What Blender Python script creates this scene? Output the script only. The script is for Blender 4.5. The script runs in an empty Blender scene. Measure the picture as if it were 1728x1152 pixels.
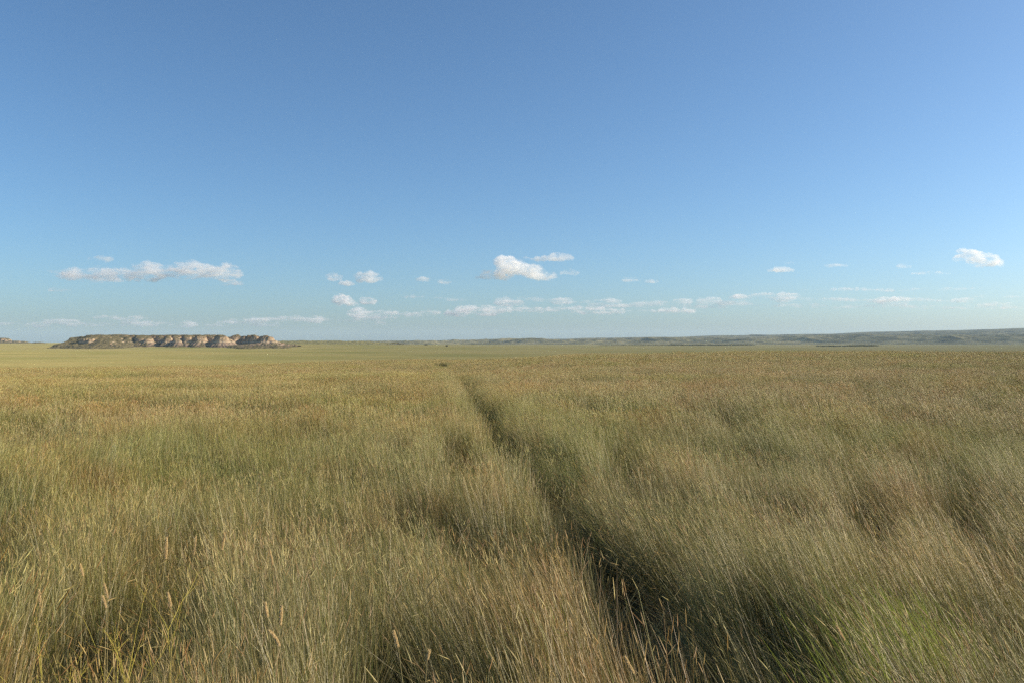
import bpy, math, random
import numpy as np
from mathutils import Vector

# ------------------------------------------------------------------ camera, sky, sun, exposure
scene = bpy.context.scene
col = scene.collection
EYE = 1.75
F = 1401.0            # focal length in pixels of the 1728 px wide photograph
HZ = 577.0            # image row of the true horizon
cam_d = bpy.data.cameras.new('camera')
cam = bpy.data.objects.new('camera', cam_d); col.objects.link(cam)
cam.location = (0, 0, EYE); cam.rotation_euler = (math.radians(90), 0, 0)
cam_d.sensor_width = 36.0; cam_d.lens = 36.0 * F / 1728.0
cam_d.shift_y = (HZ - 576.0) / 1728.0
cam_d.clip_start = 0.05; cam_d.clip_end = 200000
scene.camera = cam

SUN_AZ, SUN_EL = 83.0, 24.0      # degrees clockwise from the view direction, degrees above the horizon
world = bpy.data.worlds.new('World'); scene.world = world; world.use_nodes = True
wn = world.node_tree; wn.nodes.clear()
sky = wn.nodes.new('ShaderNodeTexSky'); sky.sky_type = 'NISHITA'; sky.sun_disc = False
sky.sun_elevation = math.radians(SUN_EL); sky.sun_rotation = math.radians(SUN_AZ)   # checked: turns clockwise seen from above
sky.air_density = 0.89; sky.dust_density = 2.0; sky.ozone_density = 7.2; sky.altitude = 700
bg = wn.nodes.new('ShaderNodeBackground'); bg.inputs['Strength'].default_value = 0.098
wo = wn.nodes.new('ShaderNodeOutputWorld')
tint = wn.nodes.new('ShaderNodeMix'); tint.data_type = 'RGBA'; tint.blend_type = 'MULTIPLY'; tint.inputs[0].default_value = 1
tint.inputs[7].default_value = (1.05, 1.02, 0.88, 1)      # the camera's cool white balance
wn.links.new(sky.outputs[0], tint.inputs[6]); wn.links.new(tint.outputs[2], bg.inputs[0]); wn.links.new(bg.outputs[0], wo.inputs[0])
sd = bpy.data.lights.new('sun', 'SUN'); sd.energy = 4.0; sd.angle = math.radians(0.5); sd.color = (1.0, 0.86, 0.68)
sun = bpy.data.objects.new('sun', sd); col.objects.link(sun)
_a, _e = math.radians(SUN_AZ), math.radians(SUN_EL)
sdir = Vector((math.sin(_a) * math.cos(_e), math.cos(_a) * math.cos(_e), math.sin(_e)))
sun.rotation_euler = sdir.to_track_quat('Z', 'Y').to_euler()
scene.view_settings.view_transform = 'Standard'; scene.view_settings.look = 'None'
scene.view_settings.exposure = 0.88; scene.view_settings.gamma = 1.0
scene.render.engine = 'CYCLES'
cy = scene.cycles
cy.max_bounces = 8; cy.diffuse_bounces = 3; cy.glossy_bounces = 2; cy.transmission_bounces = 4
cy.volume_bounces = 6; cy.transparent_max_bounces = 8
cy.use_denoising = False
scene.render.filter_size = 1.5

# ------------------------------------------------------------------ helpers
rng = np.random.default_rng(7)
random.seed(7)
_perm = np.random.default_rng(3).random((512, 512))
def vnoise(x, y, s=0):
    x = np.asarray(x, float) + s * 37.3; y = np.asarray(y, float) + s * 91.7
    xi = np.floor(x).astype(int); yi = np.floor(y).astype(int)
    fx = x - xi; fy = y - yi
    fx = fx * fx * (3 - 2 * fx); fy = fy * fy * (3 - 2 * fy)
    g = lambda a, b: _perm[a % 512, b % 512]
    return ((g(xi, yi) * (1 - fx) + g(xi + 1, yi) * fx) * (1 - fy)
            + (g(xi, yi + 1) * (1 - fx) + g(xi + 1, yi + 1) * fx) * fy)
def fbm(x, y, o=4, s=0):
    a, t, n = 0.5, 0.0, 0.0
    for k in range(o):
        t = t + a * vnoise(x * 2 ** k, y * 2 ** k, s + k); n += a; a *= 0.5
    return t / n
def sstep(a, b, x):
    t = np.clip((x - a) / (b - a), 0, 1); return t * t * (3 - 2 * t)

def mesh_np(name, V, Fq, mat=None, smooth=False):
    me = bpy.data.meshes.new(name)
    V = np.asarray(V, np.float32); Fq = np.asarray(Fq, np.int32)
    k = Fq.shape[1]
    me.vertices.add(len(V)); me.vertices.foreach_set('co', V.ravel())
    me.loops.add(Fq.size); me.loops.foreach_set('vertex_index', Fq.ravel())
    me.polygons.add(len(Fq)); me.polygons.foreach_set('loop_start', np.arange(0, Fq.size, k, dtype=np.int32))
    if smooth: me.polygons.foreach_set('use_smooth', np.ones(len(Fq), bool))
    me.update(calc_edges=True)
    if mat: me.materials.append(mat)
    return me
def grid_faces(nr, nc):
    i = np.arange(nr - 1)[:, None] * nc + np.arange(nc - 1)[None, :]
    return np.stack([i, i + 1, i + nc + 1, i + nc], -1).reshape(-1, 4)
def link(name, me, parent=None):
    o = bpy.data.objects.new(name, me); col.objects.link(o)
    if parent: o.parent = parent
    return o
def tag(o, label=None, cat=None, group=None, kind=None):
    if label: o['label'] = label
    if cat: o['category'] = cat
    if group: o['group'] = group
    if kind: o['kind'] = kind
    return o

class NT:
    """small node-tree helper"""
    def __init__(s, name):
        s.m = bpy.data.materials.new(name); s.m.use_nodes = True
        s.t = s.m.node_tree; s.t.nodes.clear()
        s.out = s.t.nodes.new('ShaderNodeOutputMaterial')
    def n(s, typ, **kw):
        nd = s.t.nodes.new('ShaderNode' + typ)
        for k, v in kw.items():
            if k in nd.inputs: nd.inputs[k].default_value = v
            else: setattr(nd, k, v)
        return nd
    def l(s, a, b): s.t.links.new(a, b)
    def put(s, v, sock):
        if isinstance(v, bpy.types.NodeSocket): s.l(v, sock)
        else: sock.default_value = v
    def mix(s, f, a, b, typ='MIX'):
        nd = s.t.nodes.new('ShaderNodeMix'); nd.data_type = 'RGBA'; nd.blend_type = typ
        s.put(f, nd.inputs[0]); s.put(a, nd.inputs[6]); s.put(b, nd.inputs[7]); return nd.outputs[2]
    def math(s, op, a, b=0.0, c=None):
        nd = s.t.nodes.new('ShaderNodeMath'); nd.operation = op
        s.put(a, nd.inputs[0]); s.put(b, nd.inputs[1])
        if c is not None: s.put(c, nd.inputs[2])
        return nd.outputs[0]
    def pos(s, scale=(1, 1, 1), loc=(0, 0, 0)):
        g = s.t.nodes.new('ShaderNodeNewGeometry')
        mp = s.t.nodes.new('ShaderNodeMapping'); mp.inputs['Scale'].default_value = scale; mp.inputs['Location'].default_value = loc
        s.l(g.outputs['Position'], mp.inputs['Vector']); return mp.outputs[0]
    def noise(s, vec, scale, detail=3, rough=0.55):
        nd = s.t.nodes.new('ShaderNodeTexNoise'); s.l(vec, nd.inputs['Vector'])
        nd.inputs['Scale'].default_value = scale; nd.inputs['Detail'].default_value = detail; nd.inputs['Roughness'].default_value = rough
        return nd.outputs['Fac']
    def ramp(s, fac, stops, interp='LINEAR'):
        nd = s.t.nodes.new('ShaderNodeValToRGB'); s.l(fac, nd.inputs[0]); r = nd.color_ramp; r.interpolation = interp
        while len(r.elements) < len(stops): r.elements.new(0.5)
        for e, (p, c) in zip(r.elements, stops):
            e.position = p; e.color = (c, c, c, 1) if isinstance(c, (int, float)) else (*c, 1)
        return nd.outputs[0]
    def range(s, v, a, b, c=0.0, d=1.0):
        nd = s.t.nodes.new('ShaderNodeMapRange'); s.put(v, nd.inputs[0])
        for i, q in enumerate((a, b, c, d)): nd.inputs[i + 1].default_value = q
        return nd.outputs[0]

def px2(px, Y): return (px - 864.0) / F * Y
def pz(py, Y): return EYE + (HZ - py) / F * Y

# ------------------------------------------------------------------ terrain
AZP = np.array([-0.9, -0.45, -0.09, 0.10, 0.32, 0.9])       # x/y of the profile lines
RR = np.array([0, 15, 27, 50, 75, 100, 130, 170, 230, 350, 500, 20000.])
PROF = np.array([
    [0, 0, -.05, -.5, -1.2, -1.9, -2.7, -3.6, -6.0, -9.8, -10.4, -10.4],
    [0, 0, -.05, -.5, -1.2, -1.9, -2.7, -3.6, -6.0, -9.8, -10.4, -10.4],
    [0, 0, -.03, -1.1, -1.45, -1.65, -1.9, -2.6, -5.0, -9.5, -10.4, -10.4],
    [0, 0, 0, -.1, -.25, -.5, -1.1, -2.6, -6.0, -10.2, -10.4, -10.4],
    [0, 0, 0.02, 0, -.05, -.15, -.5, -2.0, -6.0, -10.4, -10.4, -10.4],
    [0, 0, 0.02, 0.05, .1, .05, -.3, -1.7, -6.0, -10.4, -10.4, -10.4]])
def H0(x, y):
    r = np.hypot(x, y)
    az = np.arctan2(x, np.maximum(y, 1e-6)); az = np.where(y <= 0, np.sign(x) * 1.4, az)
    t = np.tan(np.clip(az, -0.73, 0.73))
    zs = [np.interp(r, RR, p) for p in PROF]
    z = np.zeros_like(r)
    for k in range(len(AZP) - 1):
        u = sstep(0, 1, (t - AZP[k]) / (AZP[k + 1] - AZP[k]))
        w = (t >= AZP[k]) & (t <= AZP[k + 1])
        z = np.where(w, zs[k] * (1 - u) + zs[k + 1] * u, z)
    return z
RUT_Y = np.array([-5, 3.0, 4.4, 6.4, 8, 12, 18, 27, 50, 102, 140, 500.])
RUT_X = np.array([1.15, .92, .82, 0.62, .36, -.12, -.70, -1.52, -3.5, -7.75, -11, -60.])
def rut_d(x, y, which):
    cx = np.interp(y, RUT_Y, RUT_X) - (1.36 if which else 0.0)
    return x - cx - 0.06 * (vnoise(y * 0.9, y * 0, 5 + which) - .5)
def H(x, y):
    x = np.asarray(x, float); y = np.asarray(y, float)
    r = np.hypot(x, y)
    z = H0(x, y)
    z = z + (vnoise(x / 3.1, y / 3.1, 1) - .5) * .16 * sstep(2, 12, r) * (1 - sstep(150, 400, r))
    z = z + (fbm(x / 14, y / 14, 2, 2) - .5) * .34 * sstep(10, 40, r) * (1 - sstep(250, 500, r))
    z = z + (fbm(x / 180, y / 180, 3, 4) - .5) * 1.6 * sstep(350, 700, r)
    # the grassland swells towards the foot of the butte
    z = z + 6.3 * sstep(1430, 1620, y) * np.exp(-((x + 650) / 420.) ** 2) * (1 - sstep(2600, 3800, y))
    z = z + 7.5 * sstep(1500, 2600, y) * sstep(-700, -1100, x) * (1 - sstep(5000, 9000, y))
    for w, dep, wd in ((0, .10, .20), (1, .05, .14)):
        d = rut_d(x, y, w)
        z = z - dep * np.exp(-(d / wd) ** 2) * (1 - sstep(30, 60, y)) * (y > -4)
    return z

# radial sheet: fine near the viewer, coarse far away, reaching the horizon
rr = np.concatenate([np.linspace(0.3, 12, 60), np.geomspace(12.3, 20000, 520)])
th = np.concatenate([np.linspace(-math.pi, -.9, 50)[:-1], np.linspace(-.9, .9, 420), np.linspace(.9, math.pi, 50)[1:]])
R, T = np.meshgrid(rr, th, indexing='ij')
GX, GY = R * np.sin(T), R * np.cos(T)
GZ = H(GX, GY)
V = np.stack([GX, GY, GZ], -1).reshape(-1, 3)
Fc = grid_faces(len(rr), len(th))[:, ::-1]
V = np.vstack([V, [[0, 0, 0]]])

g = NT('prairie ground')
p = g.pos()
sepn = g.t.nodes.new('ShaderNodeSeparateXYZ'); g.l(p, sepn.inputs[0])
rad = g.math('SQRT', g.math('ADD', g.math('MULTIPLY', sepn.outputs[0], sepn.outputs[0]), g.math('MULTIPLY', sepn.outputs[1], sepn.outputs[1])))
n1 = g.noise(p, 0.007, 4, .55); n2 = g.noise(p, 0.0016, 4, .6); n3 = g.noise(p, 0.15, 4, .6); n4 = g.noise(g.pos((1, 3.2, 1)), 0.0035, 4, .6)
plain = g.ramp(n1, [(.34, (.20, .205, .065)), (.47, (.28, .26, .09)), (.60, (.38, .315, .12)), (.72, (.29, .24, .095))])
tan = g.ramp(n4, [(.38, (.22, .225, .08)), (.50, (.38, .32, .14)), (.62, (.29, .25, .11))])
plain = g.mix(g.range(n2, .40, .60), plain, tan)
plain = g.mix(g.range(n3, .3, .75, 0, .5), plain, (.22, .19, .075, 1))
plain = g.mix(g.range(sepn.outputs[0], -300, 900, 0, .65), plain, (.42, .36, .18, 1))
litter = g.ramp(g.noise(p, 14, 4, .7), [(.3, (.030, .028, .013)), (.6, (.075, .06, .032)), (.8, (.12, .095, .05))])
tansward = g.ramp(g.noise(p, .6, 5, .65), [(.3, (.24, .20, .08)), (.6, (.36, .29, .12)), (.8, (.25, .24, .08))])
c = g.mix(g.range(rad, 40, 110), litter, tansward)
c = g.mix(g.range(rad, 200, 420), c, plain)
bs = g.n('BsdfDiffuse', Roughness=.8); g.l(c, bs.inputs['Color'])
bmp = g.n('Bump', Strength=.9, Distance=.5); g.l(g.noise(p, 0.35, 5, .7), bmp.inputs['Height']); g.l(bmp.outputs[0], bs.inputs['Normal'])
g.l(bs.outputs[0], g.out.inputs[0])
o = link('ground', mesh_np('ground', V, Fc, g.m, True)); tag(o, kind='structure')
o['label'] = 'wide flat prairie ground under the grass, green and tan to the horizon'

# ------------------------------------------------------------------ rock material for the badland buttes
def rock_mat(name, z0, z1, veg=0.80, olive=(.16, .14, .075), grassy=None):
    m = NT(name)
    p = m.pos()
    wob = m.noise(p, 0.05, 4, .6)
    s_ = m.t.nodes.new('ShaderNodeSeparateXYZ'); m.l(p, s_.inputs[0])
    zz = m.math('ADD', s_.outputs[2], m.math('MULTIPLY', m.math('SUBTRACT', wob, .5), 3.0))
    zf = m.range(zz, z0, z1)
    st = m.ramp(zf, [(0, (.15, .12, .09)), (.13, (.22, .17, .14)), (.22, (.17, .12, .10)), (.30, (.44, .34, .24)), (.40, (.27, .18, .13)),
                     (.45, (.62, .50, .34)), (.55, (.54, .41, .26)), (.60, (.30, .19, .12)), (.65, (.64, .51, .33)),
                     (.76, (.40, .28, .17)), (.82, (.50, .38, .24)), (.90, (.24, .17, .10)), (1, (.20, .155, .08))])
    fine = m.noise(m.pos((.25, .25, 3)), .6, 4, .6)
    st = m.mix(m.range(fine, .35, .7, 0, .45), st, (.17, .12, .085, 1))
    gn = m.t.nodes.new('ShaderNodeNewGeometry'); sn = m.t.nodes.new('ShaderNodeSeparateXYZ'); m.l(gn.outputs['Normal'], sn.inputs[0])
    up = m.math('ADD', sn.outputs[2], m.math('MULTIPLY', m.math('SUBTRACT', m.noise(p, .12, 4, .65), .5), .75))
    if grassy:      # the western shoulder and the foot of the slopes are grown over
        up = m.math('ADD', up, m.range(s_.outputs[0], grassy[0], grassy[1], .16, 0))
        up = m.math('ADD', up, m.range(s_.outputs[2], -4, -9, 0, .14))
    vf = m.range(up, veg, veg + .14)
    vc = m.ramp(m.noise(p, .25, 4, .6), [(.3, (olive[0] * .6, olive[1] * .6, olive[2] * .7)), (.55, olive), (.75, (olive[0] * 1.6, olive[1] * 1.35, olive[2] * 1.4))])
    c = m.mix(vf, st, vc)
    b = m.n('BsdfDiffuse', Roughness=.7); m.l(c, b.inputs['Color'])
    bp = m.n('Bump', Strength=1.0, Distance=1.5); m.l(m.noise(m.pos((1, 1, .5)), .3, 5, .7), bp.inputs['Height']); m.l(bp.outputs[0], b.inputs['Normal'])
    m.l(b.outputs[0], m.out.inputs[0])
    return m.m

def seg_dist(X, Y, a, b):
    ax, ay = a; bx, by = b
    dx, dy = bx - ax, by - ay
    L = dx * dx + dy * dy + 1e-9
    t = np.clip(((X - ax) * dx + (Y - ay) * dy) / L, 0, 1)
    return np.hypot(X - ax - t * dx, Y - ay - t * dy), t

def drop(d, cliff=8.0, cw=4.0, tal=2.1):
    """fall below the top at distance d from the rim: short cliff, then a concave apron"""
    d = np.maximum(d, 0)
    return np.where(d < cw, cliff * (d / cw) ** 1.25, cliff + (d - cw) / tal - 0.0022 * np.minimum(d - cw, 60) ** 2)

# each ridge: px0, Y0, px1, Y1, radius, top row near end, top row far end, cliff, cliff width, talus
BUTTE = [
    (160, 1600, 262, 1620, 16, 565.8, 566.5, 6, 5, 1.9),
    (262, 1620, 345, 1630, 15, 566, 565.8, 8, 5, 1.7),
    (128, 1565, 165, 1560, 10, 569.5, 565.8, 3, 6, 2.6),
    (108, 1575, 128, 1565, 3, 575, 569.5, 2, 6, 3.2),
    (142, 1515, 165, 1555, 7, 571.3, 566.2, 11, 3.2, 2.0),
    (154, 1512, 166, 1555, 5, 572.3, 566.5, 10, 3.5, 2.0),
    (178, 1510, 172, 1560, 9, 575, 566, 2, 6, 2.7),
    (198, 1525, 190, 1580, 7, 577, 566.5, 2, 6, 2.7),
    (216, 1545, 214, 1600, 5, 575, 567, 3, 5, 2.2),
    (238, 1556, 240, 1610, 8, 571.5, 566.2, 6, 3, 2.0),
    (250, 1552, 247, 1610, 6, 571.5, 566.6, 6, 3, 2.0),
    (272, 1578, 270, 1612, 4, 571, 566.4, 5, 3, 1.9),
    (285, 1548, 283, 1612, 4, 571.5, 566.0, 6, 3, 1.7),
    (300, 1534, 296, 1615, 5, 575, 565.8, 5, 3, 2.1),
    (317, 1545, 315, 1615, 5, 570, 565.8, 8, 3, 1.6),
    (326, 1580, 322, 1615, 3, 570, 566.2, 7, 3, 1.8),
    (339, 1548, 340, 1618, 7, 568.3, 566.0, 7, 4, 1.7),
    (356, 1570, 352, 1618, 4, 569, 566, 7, 3, 1.6),
    (360, 1560, 361, 1600, 2.5, 571, 566.8, 7, 3, 1.6),
    (376, 1545, 371, 1612, 6, 567.6, 566.0, 5, 5, 1.25),
    (387, 1548, 379, 1570, 2, 573, 568, 3, 5, 1.6),
    (398, 1645, 399, 1646, 2, 565.2, 565.2, 2, 4, 1.7),
    (385, 1640, 410, 1642, 4, 568.5, 568.5, 3, 4, 1.7),
    (345, 1625, 372, 1620, 8, 565.8, 566.3, 7, 4, 1.6),
    (413, 1575, 414, 1588, 2.2, 567.3, 567.0, 9, 2.2, 1.6),
    (421, 1575, 420, 1596, 2.6, 566.5, 566.3, 9, 2.6, 1.5),
    (431, 1560, 427, 1596, 3.5, 567.6, 565.6, 8, 4, 1.5),
    (410, 1600, 436, 1604, 3, 567.6, 567.6, 6, 4, 1.7),
    (448, 1552, 446, 1575, 5, 567.0, 567.3, 7, 5, 1.35),
    (456, 1548, 449, 1560, 3, 568.8, 567.2, 6, 5, 1.5),
    (463, 1532, 456, 1548, 2, 580.0, 573, 1, 5, 3.4),
    (484, 1515, 463, 1532, 1.2, 586.8, 580, .5, 5, 4.5),
    (200, 1600, 201, 1640, 20, 565.6, 565.6, 4, 6, 2),
]
def build_butte(name, prims, X0, X1, Y0, Y1, step, mat, zfloor, warp=5.0):
    nx = int((X1 - X0) / step); ny = int((Y1 - Y0) / step)
    xs = np.linspace(X0, X1, nx); ys = np.linspace(Y0, Y1, ny)
    Y, X = np.meshgrid(ys, xs, indexing='ij')
    wx = X + (fbm(X / 16, Y / 16, 4, 11) - .5) * warp * 1.6 + (fbm(X / 4, Y / 4, 3, 12) - .5) * warp * .55
    wy = Y + (fbm(X / 16, Y / 16, 4, 13) - .5) * warp * 1.6 + (fbm(X / 4, Y / 4, 3, 14) - .5) * warp * .55
    Z = np.full(X.shape, -1e3)
    for (p0, y0, p1, y1, r, t0, t1, cl, cw, ta) in prims:
        d, t = seg_dist(wx, wy, (px2(p0, y0), y0), (px2(p1, y1), y1))
        top = pz(t0, y0) * (1 - t) + pz(t1, y1) * t
        dd = d - r
        z = top - drop(dd, cl, cw, ta) - 0.5 * np.clip(1 + dd / max(r, 1), 0, 1) ** 2
        Z = np.maximum(Z, z)
    rid = 1 - np.abs(2 * fbm(X / 7, Y / 20, 3, 17) - 1)
    Z = Z + (fbm(X / 13, Y / 13, 2, 23) - .5) * 2.2 + (rid - .6) * 2.4 + (fbm(X / 2.2, Y / 2.2, 2, 19) - .5) * .9
    G = H(X, Y)
    Z = np.where(Z < G - .6, np.maximum(Z, G - 3), Z)
    Zf = np.maximum(Z, zfloor)
    keep = (Z > G - .8)
    F_ = grid_faces(ny, nx)
    km = keep.ravel()
    F_ = F_[km[F_].any(1)]
    used = np.unique(F_); remap = -np.ones(nx * ny, int); remap[used] = np.arange(len(used))
    V_ = np.stack([X, Y, Zf], -1).reshape(-1, 3)[used]
    o = link(name, mesh_np(name, V_, remap[F_], mat, True))
    return o
bm_ = rock_mat('banded badland rock', -10, 14.5, grassy=(px2(170, 1560), px2(300, 1560)))
o = build_butte('butte', BUTTE, px2(92, 1500), px2(492, 1530), 1410, 1690, 0.8, bm_, -14)
tag(o, 'long eroded butte with banded tan cliffs and gullies on the left of the plain', kind='structure')

# a second butte at the very left edge of the view, farther off
B2 = [(-160, 3000, 4, 3000, 20, 570, 570.5, 9, 5, 2.5), (4, 3000, 14, 2990, 9, 571, 572.5, 8, 5, 2.6), (12, 2985, 24, 2985, 4, 573.5, 575, 5, 5, 3),
      (24, 2985, 42, 3000, 4, 575.2, 575.6, 3, 5, 3), (60, 3020, 70, 3020, 2, 577, 577.2, 1, 5, 3)]
o = build_butte('far_butte', B2, px2(-190, 3000), px2(90, 3000), 2860, 3100, 1.8, rock_mat('pale far rock', -8, 16, .7), -14, 7)
tag(o, 'pale banded end of a farther butte at the left edge', kind='structure')

# low grassy rise with dark rocky caps between the butte and the open plain
B3 = [(478, 2700, 512, 2690, 12, 575.0, 574.6, 3, 8, 8), (512, 2700, 566, 2720, 16, 575.2, 574.8, 2, 10, 9), (566, 2710, 577, 2705, 9, 574.4, 576.2, 5, 8, 8),
      (470, 2690, 478, 2700, 3, 577.5, 575.5, 1, 8, 9), (577, 2705, 640, 2800, 6, 577.2, 579.2, 1, 8, 14)]
o = build_butte('low_ridge', B3, px2(440, 2700), px2(660, 2700), 2480, 2920, 2.2, rock_mat('scrubby slope', -10, 7, .50, (.25, .23, .10)), -14, 8)
tag(o, 'low grassy ridge with dark eroded caps right of the banded butte', kind='structure')
B4 = [(678, 3300, 681, 3300, 5, 580.0, 580.2, 2, 6, 2.2), (670, 3310, 688, 3310, 2, 580.9, 581.2, 1, 6, 4)]
o = build_butte('small_knoll', B4, px2(655, 3300), px2(702, 3300), 3240, 3380, 1.5, rock_mat('dark knoll earth', 30, 60, .8, (.10, .09, .05)), -14, 4)
tag(o, 'small dark rocky knoll alone on the plain left of the middle', kind='structure')

# ------------------------------------------------------------------ far hills on the right, rising with distance
SKX = np.array([560, 620, 700, 760, 800, 850, 900, 950, 1000, 1050, 1100, 1200, 1300, 1400, 1500, 1560, 1620, 1680, 1728, 1850, 2100])
SKY_ = np.array([579.5, 579, 577.6, 577.6, 576.6, 575.3, 573.6, 572.8, 571.6, 570.5, 569.6, 567.2, 566, 563.8, 560.9, 558.9, 558, 556, 554.5, 552, 548])
def hills(name, r0, r1, rc, frac, a0, a1, nr, na, amp, mat, s):
    rr_ = np.geomspace(r0, r1, nr); aa = np.linspace(a0, a1, na)
    R, A = np.meshgrid(rr_, aa, indexing='ij')          # A = x/y
    Y = R; X = A * Y
    row = np.interp(864 + A * F, SKX, SKY_)
    crest = (HZ - row) / F * rc * frac + EYE + 10.4
    k = sstep(r0, rc, R)
    up = crest * (0.18 * sstep(r0, r0 * 1.12, R) + .82 * k ** 1.5)
    n = fbm(X / 520, Y / 900, 5, s) - .5
    n2 = 1 - np.abs(2 * fbm(X / 240, Y / 500, 4, s + 3) - 1)
    fade = sstep(r0, r0 * 1.15, R)
    Z = -11.2 + up + fade * (n * amp * 1.1 + (n2 - .6) * amp * .8) * (.25 + .75 * (1 - k)) + fade * n * 5 * k
    Z = Z - 60 * sstep(rc * 1.15, r1, R)
    edge = sstep(a0, a0 + .05, A)
    Z = -12.5 + (Z + 12.5) * edge
    return link(name, mesh_np(name, np.stack([X, Y, Z], -1).reshape(-1, 3), grid_faces(nr, na), mat, True))
h = NT('far scrubby hills')
p = h.pos()
n1 = h.noise(p, .004, 6, .65); n2 = h.noise(p, .0011, 4, .6); n3 = h.noise(p, .02, 4, .6)
c = h.ramp(n1, [(.36, (.06, .065, .045)), (.44, (.19, .18, .10)), (.56, (.33, .29, .16)), (.68, (.24, .23, .12))])
c = h.mix(h.range(n3, .53, .61, 0, .75), c, (.075, .075, .05, 1))
c = h.mix(h.range(n2, .53, .62, 0, .5), c, (.12, .12, .075, 1))  # broad dark bands: cloud shadow painted into the hill colour
pale = h.range(h.noise(h.pos((1, .6, 1), (900, 0, 0)), .0032, 5, .7), .685, .70)
c = h.mix(h.math('MULTIPLY', pale, .8), c, (.55, .5, .42, 1))
b = h.n('BsdfDiffuse', Roughness=.7); h.l(c, b.inputs['Color'])
bp = h.n('Bump', Strength=1.0, Distance=18.0); h.l(h.noise(p, .012, 5, .65), bp.inputs['Height']); h.l(bp.outputs[0], b.inputs['Normal'])
h.l(b.outputs[0], h.out.inputs[0])
o = hills('hills', 4300, 12500, 10000, 1.0, -0.22, .95, 220, 900, 64, h.m, 31)
tag(o, 'long line of grey olive hills rising to the right on the horizon', kind='structure')

# ------------------------------------------------------------------ dark bands on the plain beyond the crest, built from small leaf quads
def leaf_mat(name, c0, c1, tr=.25):
    m = NT(name)
    c = m.ramp(m.noise(m.pos(), 1.3, 3, .6), [(.35, c0), (.65, c1)])
    d = m.n('BsdfDiffuse'); t = m.n('BsdfTranslucent'); mx = m.n('MixShader', Fac=tr)
    m.l(c, d.inputs[0]); m.l(c, t.inputs[0]); m.l(d.outputs[0], mx.inputs[1]); m.l(t.outputs[0], mx.inputs[2]); m.l(mx.outputs[0], m.out.inputs[0])
    return m.m
def leaf_cloud(n, centre, size, leaf, r):
    """n small triangles scattered on the outside of lumpy ellipsoids"""
    d = r.normal(size=(n, 3)); d /= np.linalg.norm(d, axis=1)[:, None]; d[:, 2] = np.abs(d[:, 2]) * 1.0 - .15
    rad_ = (r.random(n) ** .45)[:, None]
    c = centre + d * rad_ * size
    a = r.normal(size=(n, 3)); a /= np.linalg.norm(a, axis=1)[:, None]
    b = np.cross(a, r.normal(size=(n, 3))); b /= np.linalg.norm(b, axis=1)[:, None]
    s = leaf * (.6 + .8 * r.random(n))[:, None]
    return np.stack([c - a * s, c + b * s * .6, c + a * s, c - b * s * .6], 1)
def quads_mesh(name, Q, mat):
    Q = Q.reshape(-1, 3); return mesh_np(name, Q, np.arange(len(Q)).reshape(-1, 4), mat)
bandm = leaf_mat('dark band leaves', (.035, .042, .022), (.075, .08, .04))
for label, y0, segs in (('dark line crossing the plain right of the middle', 3000, ((1010, 1275, 584.2, 3.0),)),
                        ('dark broken line beyond the grassy crest at right', 2500, ((1378, 1425, 586.6, 1.3), (1425, 1482, 586.2, 3.2)))):
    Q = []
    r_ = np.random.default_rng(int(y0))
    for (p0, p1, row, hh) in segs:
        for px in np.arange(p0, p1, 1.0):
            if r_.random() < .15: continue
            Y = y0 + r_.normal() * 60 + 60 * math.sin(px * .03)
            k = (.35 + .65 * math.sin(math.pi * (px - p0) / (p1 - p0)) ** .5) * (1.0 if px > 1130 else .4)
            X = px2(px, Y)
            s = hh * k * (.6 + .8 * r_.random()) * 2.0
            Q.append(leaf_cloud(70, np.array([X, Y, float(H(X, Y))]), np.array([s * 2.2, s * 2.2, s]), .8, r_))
    o = link('dark_band', quads_mesh('dark_band', np.concatenate(Q), bandm)); tag(o, label, 'dark_band', kind='stuff')

# ------------------------------------------------------------------ single bushes out on the plain
def bush(name, px, Y, w, hgt, label, cat, mat, n=900, leaf=.12, seed=1, wide=1.0):
    r_ = np.random.default_rng(seed)
    X = px2(px, Y); z = float(H(X, Y))
    e = bpy.data.objects.new(name, None); col.objects.link(e); e.location = (X, Y, z); tag(e, label, cat)
    Q = []
    for k in range(7):
        c = np.array([r_.uniform(-.5, .5) * w, r_.uniform(-.4, .4) * w * wide, hgt * r_.uniform(.2, .55)])
        Q.append(leaf_cloud(n // 7, c, np.array([w * .3, w * .3, hgt * .5]), leaf, r_))
    link('foliage', quads_mesh('foliage', np.concatenate(Q), mat), e)
    S = []
    for k in range(9):
        a = r_.uniform(0, 6.28); tx, ty = math.cos(a) * w * .35 * r_.random(), math.sin(a) * w * .35 * r_.random()
        t = .012 * hgt + .01
        S.append([[-t, 0, -.05], [t, 0, -.05], [tx + t * .4, ty, hgt * .7], [tx - t * .4, ty, hgt * .7]])
        S.append([[0, -t, -.05], [0, t, -.05], [tx, ty + t * .4, hgt * .7], [tx, ty - t * .4, hgt * .7]])
    link('branches', quads_mesh('branches', np.array(S, float), barkm), e)
    return e
bk = NT('grey brown bark'); b_ = bk.n('BsdfDiffuse'); bk.l(bk.ramp(bk.noise(bk.pos(), 9, 3), [(.3, (.09, .065, .045)), (.7, (.17, .13, .09))]), b_.inputs[0]); bk.l(b_.outputs[0], bk.out.inputs[0]); barkm = bk.m
rustm = leaf_mat('rust brown brush', (.16, .07, .03), (.24, .12, .05))
darkb = leaf_mat('dark far bush leaves', (.05, .05, .03), (.10, .09, .05))
bush('dry_bush', 254, 118, 4.2, .55, 'low rust brown bush lying in the tan grass in front of the butte', 'bush', rustm, 2400, .07, 5, .5)
bush('shrub', 754, 1900, 4.5, 4.4, 'lone dark upright shrub on the plain beyond the wheel tracks', 'shrub', darkb, 900, .5, 6)
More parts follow.
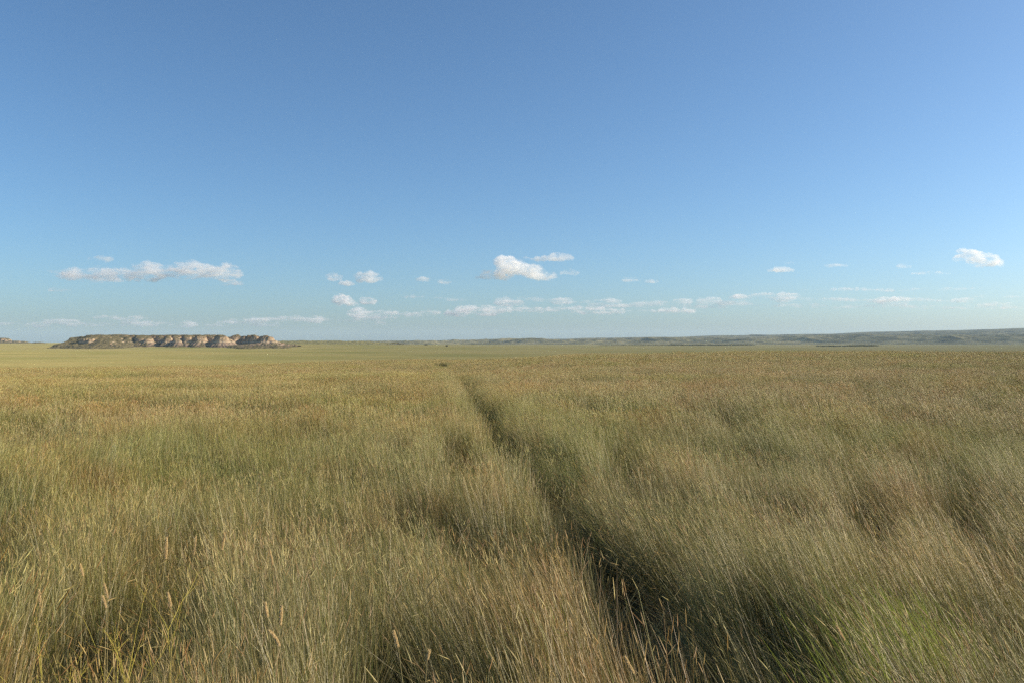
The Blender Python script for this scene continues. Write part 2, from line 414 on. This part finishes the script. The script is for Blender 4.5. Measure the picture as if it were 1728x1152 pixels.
bush('shrub', 719, 2500, 9, 3.0, 'very small flat dark shrub left of the lone upright shrub', 'shrub', darkb, 900, .6, 8)

# ------------------------------------------------------------------ grass
# blade colours run from the foot to the tip; the head carries its own colour
LEANX, LEANY = -.18, .43
def clump(name, n, foot, width, segs, hmul, seed, p_head=.2, mats=None, flat=False, tall=.03):
    r_ = np.random.default_rng(seed)
    Vs, Fs, Cs = [], [], []; off = 0
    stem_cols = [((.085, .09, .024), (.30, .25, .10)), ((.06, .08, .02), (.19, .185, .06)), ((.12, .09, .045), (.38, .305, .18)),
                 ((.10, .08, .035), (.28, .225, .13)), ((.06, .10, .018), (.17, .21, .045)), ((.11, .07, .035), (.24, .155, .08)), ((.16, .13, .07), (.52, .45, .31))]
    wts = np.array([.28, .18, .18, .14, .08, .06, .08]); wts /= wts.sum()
    for k in range(n):
        a = r_.uniform(0, 2 * math.pi); rad_ = foot * math.sqrt(r_.random())
        bx, by = rad_ * math.cos(a), rad_ * math.sin(a)
        L = hmul * (.42 + .42 * r_.random() ** .8)
        istall = r_.random() < tall
        if istall: L *= 1.18
        lx = LEANX + r_.normal() * .12; ly = LEANY + r_.normal() * .17
        if r_.random() < .10: lx += r_.normal() * .6; ly += r_.normal() * .5
        head = r_.random() < p_head
        ci = r_.choice(len(wts), p=wts)
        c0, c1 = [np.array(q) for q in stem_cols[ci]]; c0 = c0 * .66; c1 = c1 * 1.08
        jit = r_.uniform(.62, 1.32)
        broad = (not head) and r_.random() < .09
        w = width * r_.uniform(.55, 1.2) * (.7 if head else 1) * (2.3 if broad else 1)
        if broad: L *= .8
        # ribbon faces roughly toward -Y with random twist
        tw = r_.normal() * .9
        sx, sy = math.cos(tw), math.sin(tw)
        ts = np.linspace(0, 1, segs + 1)
        cur = r_.uniform(.6, 1.6)
        bend = ts ** (1.0 + cur * .5)
        px_ = bx + lx * L * bend; py_ = by + ly * L * bend
        pz_ = L * ts * (1 - .18 * (lx * lx + ly * ly) * ts)
        ww = w * (1 - ts ** 3 * (.5 if head else .9)) * .5
        A = np.stack([px_ - sx * ww, py_ - sy * ww, pz_], 1); B = np.stack([px_ + sx * ww, py_ + sy * ww, pz_], 1)
        V_ = np.empty((2 * (segs + 1), 3)); V_[0::2] = A; V_[1::2] = B
        Vs.append(V_)
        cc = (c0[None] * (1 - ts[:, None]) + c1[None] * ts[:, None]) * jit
        Cs.append(np.repeat(cc, 2, 0))
        for s in range(segs): Fs.append((off + 2 * s, off + 2 * s + 1, off + 2 * s + 3, off + 2 * s + 2))
        off += 2 * (segs + 1)
        if head:
            hl = hmul * r_.uniform(.04, .08) * (1.2 if istall else 1); hw = width * (1.7 if not istall else 2.6)
            tip = np.array([px_[-1], py_[-1], pz_[-1]])
            dr = np.array([px_[-1] - px_[-2], py_[-1] - py_[-2], pz_[-1] - pz_[-2]]); dr /= np.linalg.norm(dr)
            dr = dr + r_.normal(size=3) * .18; dr /= np.linalg.norm(dr)
            u = np.cross(dr, [0, 1, .2]); u /= np.linalg.norm(u); v = np.cross(dr, u)
            hc = np.array([(.44, .36, .20), (.36, .26, .13), (.54, .45, .27), (.31, .19, .10)][r_.integers(4)]) * r_.uniform(.85, 1.1)
            prof = ((0, .3), (.22, 1.), (.62, .85), (1, .12))
            for ti, (q, wq) in enumerate(prof):
                ctr = tip + dr * hl * q
                for (uu, vv) in ((1, 0), (0, 1), (-1, 0), (0, -1)):
                    Vs.append([(ctr + (u * uu + v * vv) * hw * wq * .5)]); Cs.append([hc * (1.1 if (ti % 2) else .85)])
            for s in range(3):
                for q in range(4):
                    a0 = off + s * 4 + q; a1 = off + s * 4 + (q + 1) % 4
                    Fs.append((a0, a1, a1 + 4, a0 + 4))
            off += 16
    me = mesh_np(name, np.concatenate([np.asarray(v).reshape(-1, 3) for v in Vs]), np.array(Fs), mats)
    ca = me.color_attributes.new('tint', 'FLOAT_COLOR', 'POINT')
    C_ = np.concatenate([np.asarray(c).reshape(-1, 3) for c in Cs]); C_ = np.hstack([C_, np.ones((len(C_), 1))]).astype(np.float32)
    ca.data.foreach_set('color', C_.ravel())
    return bpy.data.objects.new(name, me)

gm = NT('prairie grass')
at = gm.n('Attribute', attribute_name='tint')
p = gm.pos()
oi = gm.n('ObjectInfo')
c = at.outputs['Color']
nA = gm.noise(p, .55, 3, .6); nB = gm.noise(gm.pos((1, .8, 1), (40, 7, 0)), .16, 3, .6); nC = gm.noise(gm.pos((1, 1, 1), (11, 90, 0)), .9, 3, .6)
nD = gm.noise(gm.pos((1, 1, 0), (70, 20, 0)), .035, 3, .6)
c = gm.mix(gm.range(nB, .48, .62, 0, .6), c, gm.mix(1.0, c, (.82, .98, .56, 1), 'MULTIPLY'))         # greener drifts
c = gm.mix(gm.range(nA, .50, .62, 0, .85), c, gm.mix(1.0, c, (1.26, 1.14, 1.18, 1), 'MULTIPLY'))        # silvery straw
c = gm.mix(gm.range(nC, .53, .64, 0, .85), c, gm.mix(1.0, c, (1.02, .76, .60, 1), 'MULTIPLY'))          # russet seed drifts
c = gm.mix(gm.range(nD, .48, .60, 0, .6), c, gm.mix(1.0, c, (1.04, 1.08, .82, 1), 'MULTIPLY'))
c = gm.mix(1.0, c, (1.00, 1.03, .69, 1), 'MULTIPLY')
c = gm.mix(1.0, c, gm.ramp(oi.outputs['Random'], [(0, .78), (1, 1.18)]), 'MULTIPLY')
df = gm.n('BsdfDiffuse'); tr = gm.n('BsdfTranslucent'); gl = gm.n('BsdfGlossy', Roughness=.45)
gl.inputs['Color'].default_value = (1, .97, .9, 1)
gm.l(c, df.inputs[0]); gm.l(gm.mix(1.0, c, (1.1, 1.1, .7, 1), 'MULTIPLY'), tr.inputs[0])
m1 = gm.n('MixShader', Fac=.20); gm.l(df.outputs[0], m1.inputs[1]); gm.l(tr.outputs[0], m1.inputs[2])
m2 = gm.n('MixShader', Fac=.045); gm.l(m1.outputs[0], m2.inputs[1]); gm.l(gl.outputs[0], m2.inputs[2])
gm.l(m2.outputs[0], gm.out.inputs[0])
grassm = gm.m

NV = 14
def make_lod(tagname, **kw):
    c_ = bpy.data.collections.new(tagname)
    for k in range(NV): c_.objects.link(clump('%s_%02d' % (tagname, k), seed=100 + k, mats=grassm, **kw))
    return c_
lodA = make_lod('tussock_near', n=110, foot=.13, width=.0019, segs=4, hmul=1.0, p_head=.17)
lodB = make_lod('tussock_mid', n=130, foot=.19, width=.0040, segs=3, hmul=1.0, p_head=.22)
lodC = make_lod('tussock_far', n=420, foot=1.1, width=.011, segs=2, hmul=1.0, p_head=.25)

def scatter(name, r0, r1, dens, a_lim, coll, base_scale, label, corridor=0):
    area = (r1 * r1 - r0 * r0) * a_lim
    n = int(area * dens)
    r = np.sqrt(rng.random(n) * (r1 * r1 - r0 * r0) + r0 * r0)
    th = (rng.random(n) * 2 - 1) * a_lim
    x, y = r * np.sin(th), r * np.cos(th)
    # height and tilt drift over the field
    hn = fbm(x / .9, y / 1.3, 3, 21); hb = fbm(x / 6, y / 6, 3, 24)
    far = sstep(25, 60, r)
    hs = .76 + .14 + (.28 - .14 * sstep(7, 11, r)) * (sstep(.25, .7, hn) - .5) + .13 * (hb - .5) +   .38 * far * (fbm(x / 7, y / 9, 3, 29) - .5)
    keep = np.ones(n, bool)
    near_rut = (np.abs(rut_d(x, y, 0)) < 1.15) & (y < 31)
    if corridor == 1: keep &= near_rut
    if corridor == -1: keep &= ~near_rut
    # thin, dark pockets
    pocket = sstep(.60, .70, fbm(x / .45, y / .7, 2, 27)) * (1 - sstep(9, 16, r))
    hs = hs * (1 - .5 * pocket); keep &= rng.random(n) > .7 * pocket
    gap = (1 - sstep(.33, .47, fbm(x / .42, y / .75, 2, 28))) * (1 - sstep(14, 26, r))
    hs = hs * (1 - .5 * gap); keep &= rng.random(n) > .75 * gap
    for w, wd, dmin, st in ((0, .21, .42, .97), (1, .21, .34, .95)):
        d = rut_d(x, y, w)
        grow = fbm(y / 1.6, y * 0 + w * 9, 2, 33 + w)
        wdy = wd * (.85 + .35 * grow) * (1.0 if w == 0 else np.clip((grow - .36) * 5, 0, 1))
        endf = np.where(y < 28, 1, 0) if w == 0 else (1 - sstep(4.8, 6.6, y)) + .6 * ((y > 9) & (y < 10.2))
        wd = np.where(y > 10, wd * 1.5, wd); dmin = np.where(y > 10, .26, dmin); kp = np.where(y > 10, .85, .5)
        endf = np.maximum(endf, ((y > 90) & (y < 118)) * 1.0)
        wdy = np.where(y > 60, .85, wdy)
        q = np.exp(-(d / np.maximum(wdy, .01)) ** 4) * endf * st
        hs = hs * (1 - (1 - dmin) * q)
        keep &= rng.random(n) > kp * q
        if w == 0: hs = hs + .12 * np.exp(-((d + .62) / .28) ** 2) + .05 * np.exp(-((d - .75) / .25) ** 2)
    x, y, r, hs, far = x[keep], y[keep], r[keep], hs[keep], far[keep]
    z = H(x, y) - .02
    n = len(x)
    tilt_n = fbm(x / 2.2, y / 3.2, 3, 41) - .5
    rot = np.stack([-(tilt_n * .4) + rng.normal(size=n) * .05, (fbm(x / 2.6, y / 2.6, 3, 43) - .5) * .42 + rng.normal(size=n) * .05, rng.normal(size=n) * .22], 1)
    sc = np.stack([np.ones(n) * base_scale, np.ones(n) * base_scale, hs * (1 if base_scale == 1 else .75)], 1)
    sc[:, 0] *= rng.choice([1, 1, .9, 1.1], n)
    me = bpy.data.meshes.new(name); me.vertices.add(n); me.vertices.foreach_set('co', np.stack([x, y, z], 1).astype(np.float32).ravel())
    for nm, typ, dat, key in (('rot', 'FLOAT_VECTOR', rot, 'vector'), ('scl', 'FLOAT_VECTOR', sc, 'vector')):
        at_ = me.attributes.new(nm, typ, 'POINT'); at_.data.foreach_set(key, dat.astype(np.float32).ravel())
    at_ = me.attributes.new('pick', 'INT', 'POINT'); at_.data.foreach_set('value', rng.integers(0, NV, n).astype(np.int32))
    me.update()
    o = link(name, me)
    gt = bpy.data.node_groups.new(name, 'GeometryNodeTree')
    gt.interface.new_socket('Geometry', in_out='INPUT', socket_type='NodeSocketGeometry')
    gt.interface.new_socket('Geometry', in_out='OUTPUT', socket_type='NodeSocketGeometry')
    gi = gt.nodes.new('NodeGroupInput'); go = gt.nodes.new('NodeGroupOutput')
    ip = gt.nodes.new('GeometryNodeInstanceOnPoints'); ci = gt.nodes.new('GeometryNodeCollectionInfo')
    ci.inputs['Collection'].default_value = coll; ci.inputs['Separate Children'].default_value = True; ci.inputs['Reset Children'].default_value = True
    ip.inputs['Pick Instance'].default_value = True
    def na(nm, t):
        q = gt.nodes.new('GeometryNodeInputNamedAttribute'); q.data_type = t; q.inputs['Name'].default_value = nm; return q.outputs[0]
    gt.links.new(gi.outputs[0], ip.inputs['Points']); gt.links.new(ci.outputs[0], ip.inputs['Instance'])
    gt.links.new(na('pick', 'INT'), ip.inputs['Instance Index']); gt.links.new(na('scl', 'FLOAT_VECTOR'), ip.inputs['Scale'])
    gt.links.new(na('rot', 'FLOAT_VECTOR'), ip.inputs['Rotation']); gt.links.new(ip.outputs[0], go.inputs[0])
    md = o.modifiers.new('scatter', 'NODES'); md.node_group = gt
    tag(o, label, 'grass', kind='stuff')
    print(name, n)
    return o
scatter('grass', 1.1, 13, 62, 1.0, lodA, 1.0, 'tall dry prairie grass with seed heads filling the foreground')
scatter('grass', 12, 46, 27, .80, lodB, 1.0, 'tan and olive grass of the middle distance leaning with the wind', corridor=-1)
scatter('grass', 12.4, 31.5, 58, .22, lodA, 1.0, 'grass banks standing along both sides of the far wheel rut', corridor=1)
scatter('grass', 42, 210, 1.5, .74, lodC, 1.0, 'soft far grass running up to the crest of the rise')


# ------------------------------------------------------------------ single plants that stand out in the foreground
def flat_mat(name, c0, c1, scale=30, tr=.2):
    m = NT(name)
    c = m.ramp(m.noise(m.pos(), scale, 3, .6), [(.3, c0), (.7, c1)])
    d = m.n('BsdfDiffuse'); t = m.n('BsdfTranslucent'); mx = m.n('MixShader', Fac=tr)
    m.l(c, d.inputs[0]); m.l(c, t.inputs[0]); m.l(d.outputs[0], mx.inputs[1]); m.l(t.outputs[0], mx.inputs[2]); m.l(mx.outputs[0], m.out.inputs[0])
    return m.m
stemm = flat_mat('straw stem', (.26, .22, .10), (.40, .34, .17)); headm = flat_mat('ripe seed head', (.50, .35, .15), (.80, .62, .33), 160)
weedm = flat_mat('yellow green weed stem', (.42, .38, .07), (.62, .50, .13)); podm = flat_mat('rusty seed pods', (.30, .17, .07), (.44, .30, .12), 90)
limem = flat_mat('fresh green blades', (.28, .36, .05), (.46, .52, .10), 20, .4)
def tube(path, rad0, rad1, sides=5):
    P = np.asarray(path, float); n = len(P); Vt = []; Ft = []
    for i in range(n):
        d = P[min(i + 1, n - 1)] - P[max(i - 1, 0)]; d = d / (np.linalg.norm(d) + 1e-9)
        u = np.cross(d, [0, 1, .13]); u /= np.linalg.norm(u); v = np.cross(d, u)
        rd = rad0 + (rad1 - rad0) * i / (n - 1)
        for k in range(sides):
            a = 2 * math.pi * k / sides; Vt.append(P[i] + (u * math.cos(a) + v * math.sin(a)) * rd)
    for i in range(n - 1):
        for k in range(sides):
            Ft.append((i * sides + k, i * sides + (k + 1) % sides, (i + 1) * sides + (k + 1) % sides, (i + 1) * sides + k))
    return np.array(Vt), np.array(Ft)
def join(parts):
    Vs, Fs, off = [], [], 0
    for v, f in parts: Vs.append(v); Fs.append(f + off); off += len(v)
    return np.concatenate(Vs), np.concatenate(Fs)
def spikelet(c, d, L, w):
    d = d / np.linalg.norm(d); u = np.cross(d, [.3, 1, .1]); u /= np.linalg.norm(u); v = np.cross(d, u)
    ring = [c + d * L * .4 + u * w, c + d * L * .4 + v * w, c + d * L * .4 - u * w, c + d * L * .4 - v * w]
    V_ = [c] + ring + [c + d * L]
    return np.array(V_), np.array([(0, 1, 2, 0), (0, 2, 3, 0), (0, 3, 4, 0), (0, 4, 1, 0), (5, 2, 1, 5), (5, 3, 2, 5), (5, 4, 3, 5), (5, 1, 4, 5)])
def tri_mesh(name, parts, mat):
    V_, F_ = join(parts); tri = F_[:, 0] == F_[:, 3]
    me = bpy.data.meshes.new(name); me.from_pydata(V_.tolist(), [], [tuple(f[:3]) if t else tuple(f) for f, t in zip(F_.tolist(), tri)])
    me.materials.append(mat); return me
def stalk(px, row, hlen_px, leanpx, label, seed, hgt=.80, droop=0., fat=1.0):
    r_ = np.random.default_rng(seed)
    d = (EYE - hgt) / ((row - HZ) / F)
    top = np.array([px2(px, d), d, hgt]); foot = np.array([px2(px, d) - leanpx / F * d * 6 + .02, d - .28, 0.]); foot[2] = float(H(foot[0], foot[1]))
    hl = hlen_px / F * d * 1.1
    e = bpy.data.objects.new('seed_stalk', None); col.objects.link(e); e.location = foot; tag(e, label, 'seed stalk', 'tall seed stalks standing above the foreground grass')
    T = top - foot
    dr = np.array([leanpx / hlen_px if hlen_px else 0, .25, 1.]); dr /= np.linalg.norm(dr)
    base = T - dr * hl
    path = [base * t * np.array([t, t, 1]) for t in np.linspace(0, 1, 9)]
    V_, F_ = tube(path, .0017, .0010); link('stem', mesh_np('stem', V_, F_, stemm), e)
    parts = []
    n = int(44 + 30 * fat)
    for k in range(n):
        t = k / n
        env = math.sin(math.pi * min(1, t * .8 + .16)) ** .7
        side = np.array([1, 0, 0]) * droop * t * t * hl
        c = base + dr * hl * t * .93 + side
        a = k * 2.4; o_ = np.array([math.cos(a), math.sin(a), 0]) * .0022 * env * fat
        parts.append(spikelet(c + o_, dr + np.array([math.cos(a), math.sin(a), 0]) * .38, .011 * (.7 + .5 * r_.random()), .0015 * fat))
    link('seed_head', tri_mesh('seed_head', parts, headm), e)
    # one narrow leaf blade hanging from the stem
    q = base * .45 * np.array([.45, .45, 1]); dx = r_.choice([-1, 1]) * r_.uniform(.05, .10)
    B_ = [[q, q + [0, .003, .004], q + [dx * .5, .03, .09], q + [dx * .5, .027, .085]], [q + [dx * .5, .027, .085], q + [dx * .5, .03, .09], q + [dx, .05, .10], q + [dx, .05, .10]]]
    link('leaf', quads_mesh('leaf', np.array(B_, float), stemm), e)
ST = [
 (281, 905, 34, -2, 'fat tan seed stalk, leftmost of a row of three upright heads', .82, 0, 1.9),
 (331, 903, 30, 1, 'thin middle seed stalk of the row of three upright heads', .82, 0, 1.0),
 (379, 897, 28, 2, 'rightmost of the three upright seed heads in a row', .82, 0, 1.3),
 (455, 927, 24, -7, 'seed stalk leaning left above the dark gap left of the wheel ruts', .80, 0, 1.2),
 (475, 1021, 30, 0, 'straight upright fat seed head beside the bent one near the lower left', .84, 0, 1.5),
 (444, 1016, 24, -10, 'bent seed head leaning left beside the straight fat one', .84, .15, 1.3),
 (462, 1063, 26, -12, 'drooping seed head just below the bent and straight pair', .86, -.3, 1.3),
 (664, 1064, 26, -9, 'slanted seed head left of the faint left wheel rut', .84, 0, 1.1),
 (724, 1098, 14, 3, 'short pale seed head lit against the black gap of the left rut', .84, 0, .9),
 (135, 951, 20, -8, 'small slanted seed head alone near the left edge', .80, 0, 1.1),
 (176, 984, 24, -9, 'upper one of two slanted parallel seed heads near the left edge', .82, 0, 1.0),
 (173, 1005, 20, -9, 'lower one of two slanted parallel seed heads near the left edge', .82, 0, 1.0),
 (283, 1000, 22, -8, 'slanted seed head under the row of three upright ones', .82, 0, 1.2),
 (66, 994, 28, -6, 'long thin seed head nearest the left edge', .80, 0, .9),
 (1054, 1106, 30, -16, 'strongly slanted tan seed head standing in the right wheel rut', .80, 0, 1.0),
 (1411, 1056, 24, -13, 'slanted seed head in front of the bright green tufts at right', .80, 0, .9),
]
for i, (px, row, hl, ln, lab, hg, dp, ft) in enumerate(ST): stalk(px, row, hl, ln, lab, 300 + i, hg, dp, ft)

def weed(px, row, d, hgt, n, label, seed):
    r_ = np.random.default_rng(seed)
    X = px2(px, d); z = float(H(X, d))
    e = bpy.data.objects.new('weed', None); col.objects.link(e); e.location = (X, d, z); tag(e, label, 'weed')
    stems, pods = [], []
    def grow(p0, dr, L, rad_, lev):
        pts = [p0]; dd = dr.copy()
        for k in range(7):
            dd = dd + r_.normal(size=3) * .07 + np.array([-.03, .02, -.01 if lev else .02]); dd /= np.linalg.norm(dd); pts.append(pts[-1] + dd * L / 7)
        stems.append(tube(pts, rad_, rad_ * .45, 4))
        if lev < 2:
            for k in range(4 if lev == 0 else 3):
                i_ = r_.integers(3, 8); a = r_.uniform(0, 6.28)
                nd = dd + np.array([math.cos(a), math.sin(a), .2]) * .75; nd /= np.linalg.norm(nd)
                grow(pts[i_], nd, L * r_.uniform(.22, .4), rad_ * .55, lev + 1)
        if lev >= 1:
            for k in range(5):
                t = r_.integers(3, 8)
                pods.append(spikelet(pts[t], dd + r_.normal(size=3) * .7, .007, .0016))
    for k in range(n):
        a = r_.uniform(0, 6.28)
        grow(np.array([r_.normal() * .05, r_.normal() * .05, 0.]), np.array([r_.normal() * .26 - .1, .15 + r_.normal() * .2, 1.]), hgt * r_.uniform(.75, 1.1), .0024, 0)
    V_, F_ = join(stems); link('stems', mesh_np('stems', V_, F_, weedm), e)
    link('seed_pods', tri_mesh('seed_pods', pods, podm), e)['kind'] = 'stuff'
weed(120, 1060, 2.55, .74, 9, 'yellow stemmed branching weed in the bottom left corner of the grass', 401)
weed(215, 1060, 2.75, .72, 8, 'second yellow stemmed weed with bent tops just right of the corner one', 402)

def tuft(px, d, n, hgt, spread, label, seed):
    r_ = np.random.default_rng(seed)
    X = px2(px, d); z = float(H(X, d)); Q = []
    for k in range(n):
        b = np.array([r_.normal() * spread, r_.normal() * spread, 0.]); L = hgt * r_.uniform(.6, 1.1)
        ln = np.array([-.22 + r_.normal() * .13, .42 + r_.normal() * .2, 1.]); w = .0042 * r_.uniform(.7, 1.2); tw = r_.normal() * .7
        s_ = np.array([math.cos(tw), math.sin(tw), 0]) * w * .5
        prev = None
        for t in np.linspace(0, 1, 6):
            c = b + np.array([ln[0] * t ** 1.6, ln[1] * t ** 1.6, t * (1 - .12 * t)]) * L; ww = s_ * (1 - t ** 2.2 * .95)
            if prev: Q.append([prev[0], prev[1], c + ww, c - ww])
            prev = (c - ww, c + ww)
    o = link('grass_tuft', quads_mesh('grass_tuft', np.array(Q), limem)); o.location = (X, d, z)
    tag(o, label, 'grass tuft', 'fresh green tufts among the dry grass')
tuft(1575, 3.55, 260, .74, .15, 'widest bright yellow green tuft in the dark grass at lower right', 501)
tuft(1650, 3.45, 110, .74, .07, 'bright green tuft right of the widest one near the right edge', 502)
tuft(1545, 3.1, 90, .70, .09, 'bright green tuft low and left of the widest one at right', 503)
tuft(968, 3.75, 40, .60, .03, 'small pale green tuft standing between the two wheel ruts', 504)
tuft(1478, 2.75, 50, .7, .05, 'sparse long green tuft in front of the others at lower right', 505)

# ------------------------------------------------------------------ clouds
def vapour(name, dens, lo, hi, stretch):
    m = NT(name)
    vs = m.n('VolumeScatter', Anisotropy=.25); vs.inputs['Color'].default_value = (1, 1, 1, 1)
    n = m.noise(m.pos(stretch), .0042, 5, .62)
    m.l(m.range(n, lo, hi, 0, dens), vs.inputs['Density'])
    m.l(vs.outputs[0], m.out.inputs['Volume']); return m.m
cloudm = vapour('cloud vapour', .0085, .42, .70, (.75, .75, 1.5))
thinm = vapour('thin cloud vapour', .0055, .42, .66, (.6, .6, 2.4))
streakm = vapour('far thin cloud vapour', .0030, .40, .64, (.35, .35, 2.2))
tex = bpy.data.textures.new('billow', 'CLOUDS'); tex.noise_scale = 260; tex.noise_depth = 4
tex2 = bpy.data.textures.new('fine_billow', 'CLOUDS'); tex2.noise_scale = 90; tex2.noise_depth = 3
def ico(sub=2):
    import bmesh
    b = bmesh.new(); bmesh.ops.create_icosphere(b, subdivisions=sub, radius=1.0)
    V_ = np.array([v.co[:] for v in b.verts]); F_ = np.array([[v.index for v in f.verts] for f in b.faces]); b.free(); return V_, F_
ICV, ICF = ico(2)
def cloud(outline, Y, label, mat, seed, cat='cloud', kind=None, group=None, depth=.5, name='cloud', vox=None):
    """outline: blobs (px, row, half width px, half height px)"""
    r_ = np.random.default_rng(seed)
    k = Y / F
    Vs, Fs = [], []; off = 0
    cx = px2(np.mean([b[0] for b in outline]), Y); cz = pz(np.mean([b[1] for b in outline]), Y)
    for (bx, by, rx, rz) in outline:
        nsub = max(2, int(rx / max(rz, 1) * 2.2)); rx = rx * 1.12; rz = rz * 1.15
        for q in range(nsub):
            t = (q + .5) / nsub * 2 - 1
            hx = bx + t * rx * .82 + r_.normal() * rx * .06; env = math.sqrt(max(.05, 1 - (t * .9) ** 2))
            s = rz * env * r_.uniform(.75, 1.15)
            ce = np.array([px2(hx, Y) - cx, r_.normal() * rz * k * depth, pz(by + (rz - s) * .5, Y) - cz])
            sz = np.array([max(s * 1.3, rx * .9 / nsub * 1.5), s * 1.6, s]) * k
            Vs.append(ICV * sz + ce); Fs.append(ICF + off); off += len(ICV)
    me = mesh_np('cloud', np.concatenate(Vs), np.concatenate(Fs), mat, True)
    o = link(name, me); o.location = (cx, Y, cz)
    rz_m = np.mean([b[3] for b in outline]) * k
    rm = o.modifiers.new('join', 'REMESH'); rm.mode = 'VOXEL'; rm.voxel_size = vox or max(12, rz_m / 7)
    d1 = o.modifiers.new('billow', 'DISPLACE'); d1.texture = tex; d1.texture_coords = 'GLOBAL'; d1.strength = rz_m * 1.5; d1.mid_level = .5
    d2 = o.modifiers.new('fine', 'DISPLACE'); d2.texture = tex2; d2.texture_coords = 'GLOBAL'; d2.strength = rz_m * .8; d2.mid_level = .5
    tag(o, label, cat, group, kind)
    return o
KM = 1000.
def cY(row, alt=1500.): return min(60 * KM, alt * F / (HZ - row))     # cloud base altitude gives the distance
C = [
 ([(852, 441, 15, 10), (864, 449, 20, 13), (882, 456, 24, 12), (902, 462, 20, 10), (922, 467, 18, 6), (842, 463, 24, 9), (820, 468, 16, 4)], 'largest bright cumulus with a sloping top above the middle of the plain', 0),
 ([(945, 434, 22, 6), (912, 437, 20, 4), (886, 435, 10, 3)], 'flat torn white cloud just above the largest cumulus', 0),
 ([(962, 460, 15, 5)], 'small slanted white puff right of the largest cumulus', 0),
 ([(170, 437, 24, 5)], 'short double puff floating over the long grey cloud at left', 1),
 ([(155, 462, 62, 11), (240, 459, 62, 13), (310, 457, 50, 12), (370, 460, 42, 12), (325, 448, 16, 7), (380, 450, 20, 7), (100, 461, 30, 4)], 'longest grey cloud bank stretched over the banded butte', 1),
 ([(170, 473, 36, 5)], 'bright flat strip under the left end of the long grey cloud', 1),
 ([(388, 477, 22, 5)], 'bright flat strip under the right end of the long grey cloud', 1),
 ([(100, 489, 22, 3)], 'faint thin smear below and left of the long grey cloud', 1),
 ([(566, 468, 12, 6), (585, 478, 14, 4)], 'slanted white puff, upper left one of the group left of centre', 0),
 ([(624, 468, 20, 8), (606, 464, 10, 4)], 'rounded white puff, upper right one of the group left of centre', 0),
 ([(575, 506, 12, 8), (592, 513, 18, 4)], 'knobbly white puff below the group left of centre', 0),
 ([(620, 508, 14, 5)], 'faint puff beside the knobbly white one left of centre', 1),
 ([(714, 471, 12, 4)], 'left one of two small slanted puffs left of the largest cumulus', 1),
 ([(751, 475, 12, 4)], 'right one of two small slanted puffs left of the largest cumulus', 1),
 ([(1066, 472, 18, 4), (1098, 475, 12, 3)], 'faint thin wisp right of the largest cumulus', 1),
 ([(1318, 455, 22, 5), (1334, 444, 10, 2)], 'small bright cloud alone over the right hand hills', 0),
 ([(1410, 448, 22, 2.5)], 'very thin wisp between the two small clouds at right', 1),
 ([(1525, 449, 10, 4)], 'tiny slanted wisp above the flat streak at right', 1),
 ([(1570, 461, 36, 3.5)], 'flat white streak low in the sky at right', 0),
 ([(1645, 432, 30, 8), (1665, 441, 30, 9), (1628, 424, 12, 4)], 'ragged white cloud highest in the sky near the right edge', 0),
]
for i, (ol, lab, th_) in enumerate(C):
    row = max(b[1] + b[3] for b in ol)
    cloud(ol, cY(row, 1350.), lab, (cloudm, thinm)[th_], 50 + i)
# far rows of low cloud near the horizon: too many and too blurred to count
r_ = np.random.default_rng(77)
def streaks(rows, Y, label, seed, vox):
    r_ = np.random.default_rng(seed); band = []
    for (p0, p1, row, hh, n) in rows:
        for q in range(n):
            px = p0 + (q + .5) / n * (p1 - p0) + r_.normal() * 8
            band.append((px, row + r_.normal() * hh * .35, (p1 - p0) / n * r_.uniform(.45, 1.0), hh * r_.uniform(.3, 1.0)))
    cloud(band, Y, label, streakm, seed, 'clouds', 'stuff', name='clouds', vox=vox)
streaks(((690, 780, 503, 5, 3), (850, 960, 505, 8, 4), (940, 1250, 510, 6, 8), (1220, 1340, 500, 7, 3), (1310, 1490, 507, 5, 4), (1480, 1700, 508, 6, 5),
         (1340, 1660, 489, 3, 5), (1640, 1760, 500, 5, 3), (1000, 1700, 516, 4, 9)), 27000, 'long broken row of thin far clouds low over the right half', 5, 30)
streaks(((-20, 34, 546, 4, 2), (40, 240, 545, 6, 5), (160, 230, 537, 6, 3), (220, 460, 546, 6, 6), (400, 640, 538, 7, 6), (600, 860, 527, 9, 7), (780, 1150, 524, 6, 7), (600, 640, 545, 4, 1)),
        42000, 'faint lowest band of hazy far clouds over the left horizon', 6, 48)

# ------------------------------------------------------------------ haze
def box(name, x0, x1, y0, y1, z0, z1, mat):
    V_ = [(x, y, z) for z in (z0, z1) for y in (y0, y1) for x in (x0, x1)]
    F_ = [(0, 2, 3, 1), (4, 5, 7, 6), (0, 1, 5, 4), (2, 6, 7, 3), (0, 4, 6, 2), (1, 3, 7, 5)]
    return link(name, mesh_np(name, V_, F_, mat))
hz = NT('thin air')
pv = hz.n('VolumePrincipled', Density=.000034, Anisotropy=.0); pv.inputs['Color'].default_value = (.62, .82, 1, 1)
hz.l(pv.outputs[0], hz.out.inputs['Volume'])
HAZE = True
if HAZE:
    allz = max(260, 0)
    o = box('haze', -21000, 21000, -21000, 21000, -80, allz, hz.m); tag(o, 'thin pale haze over the plain', 'haze', kind='stuff')
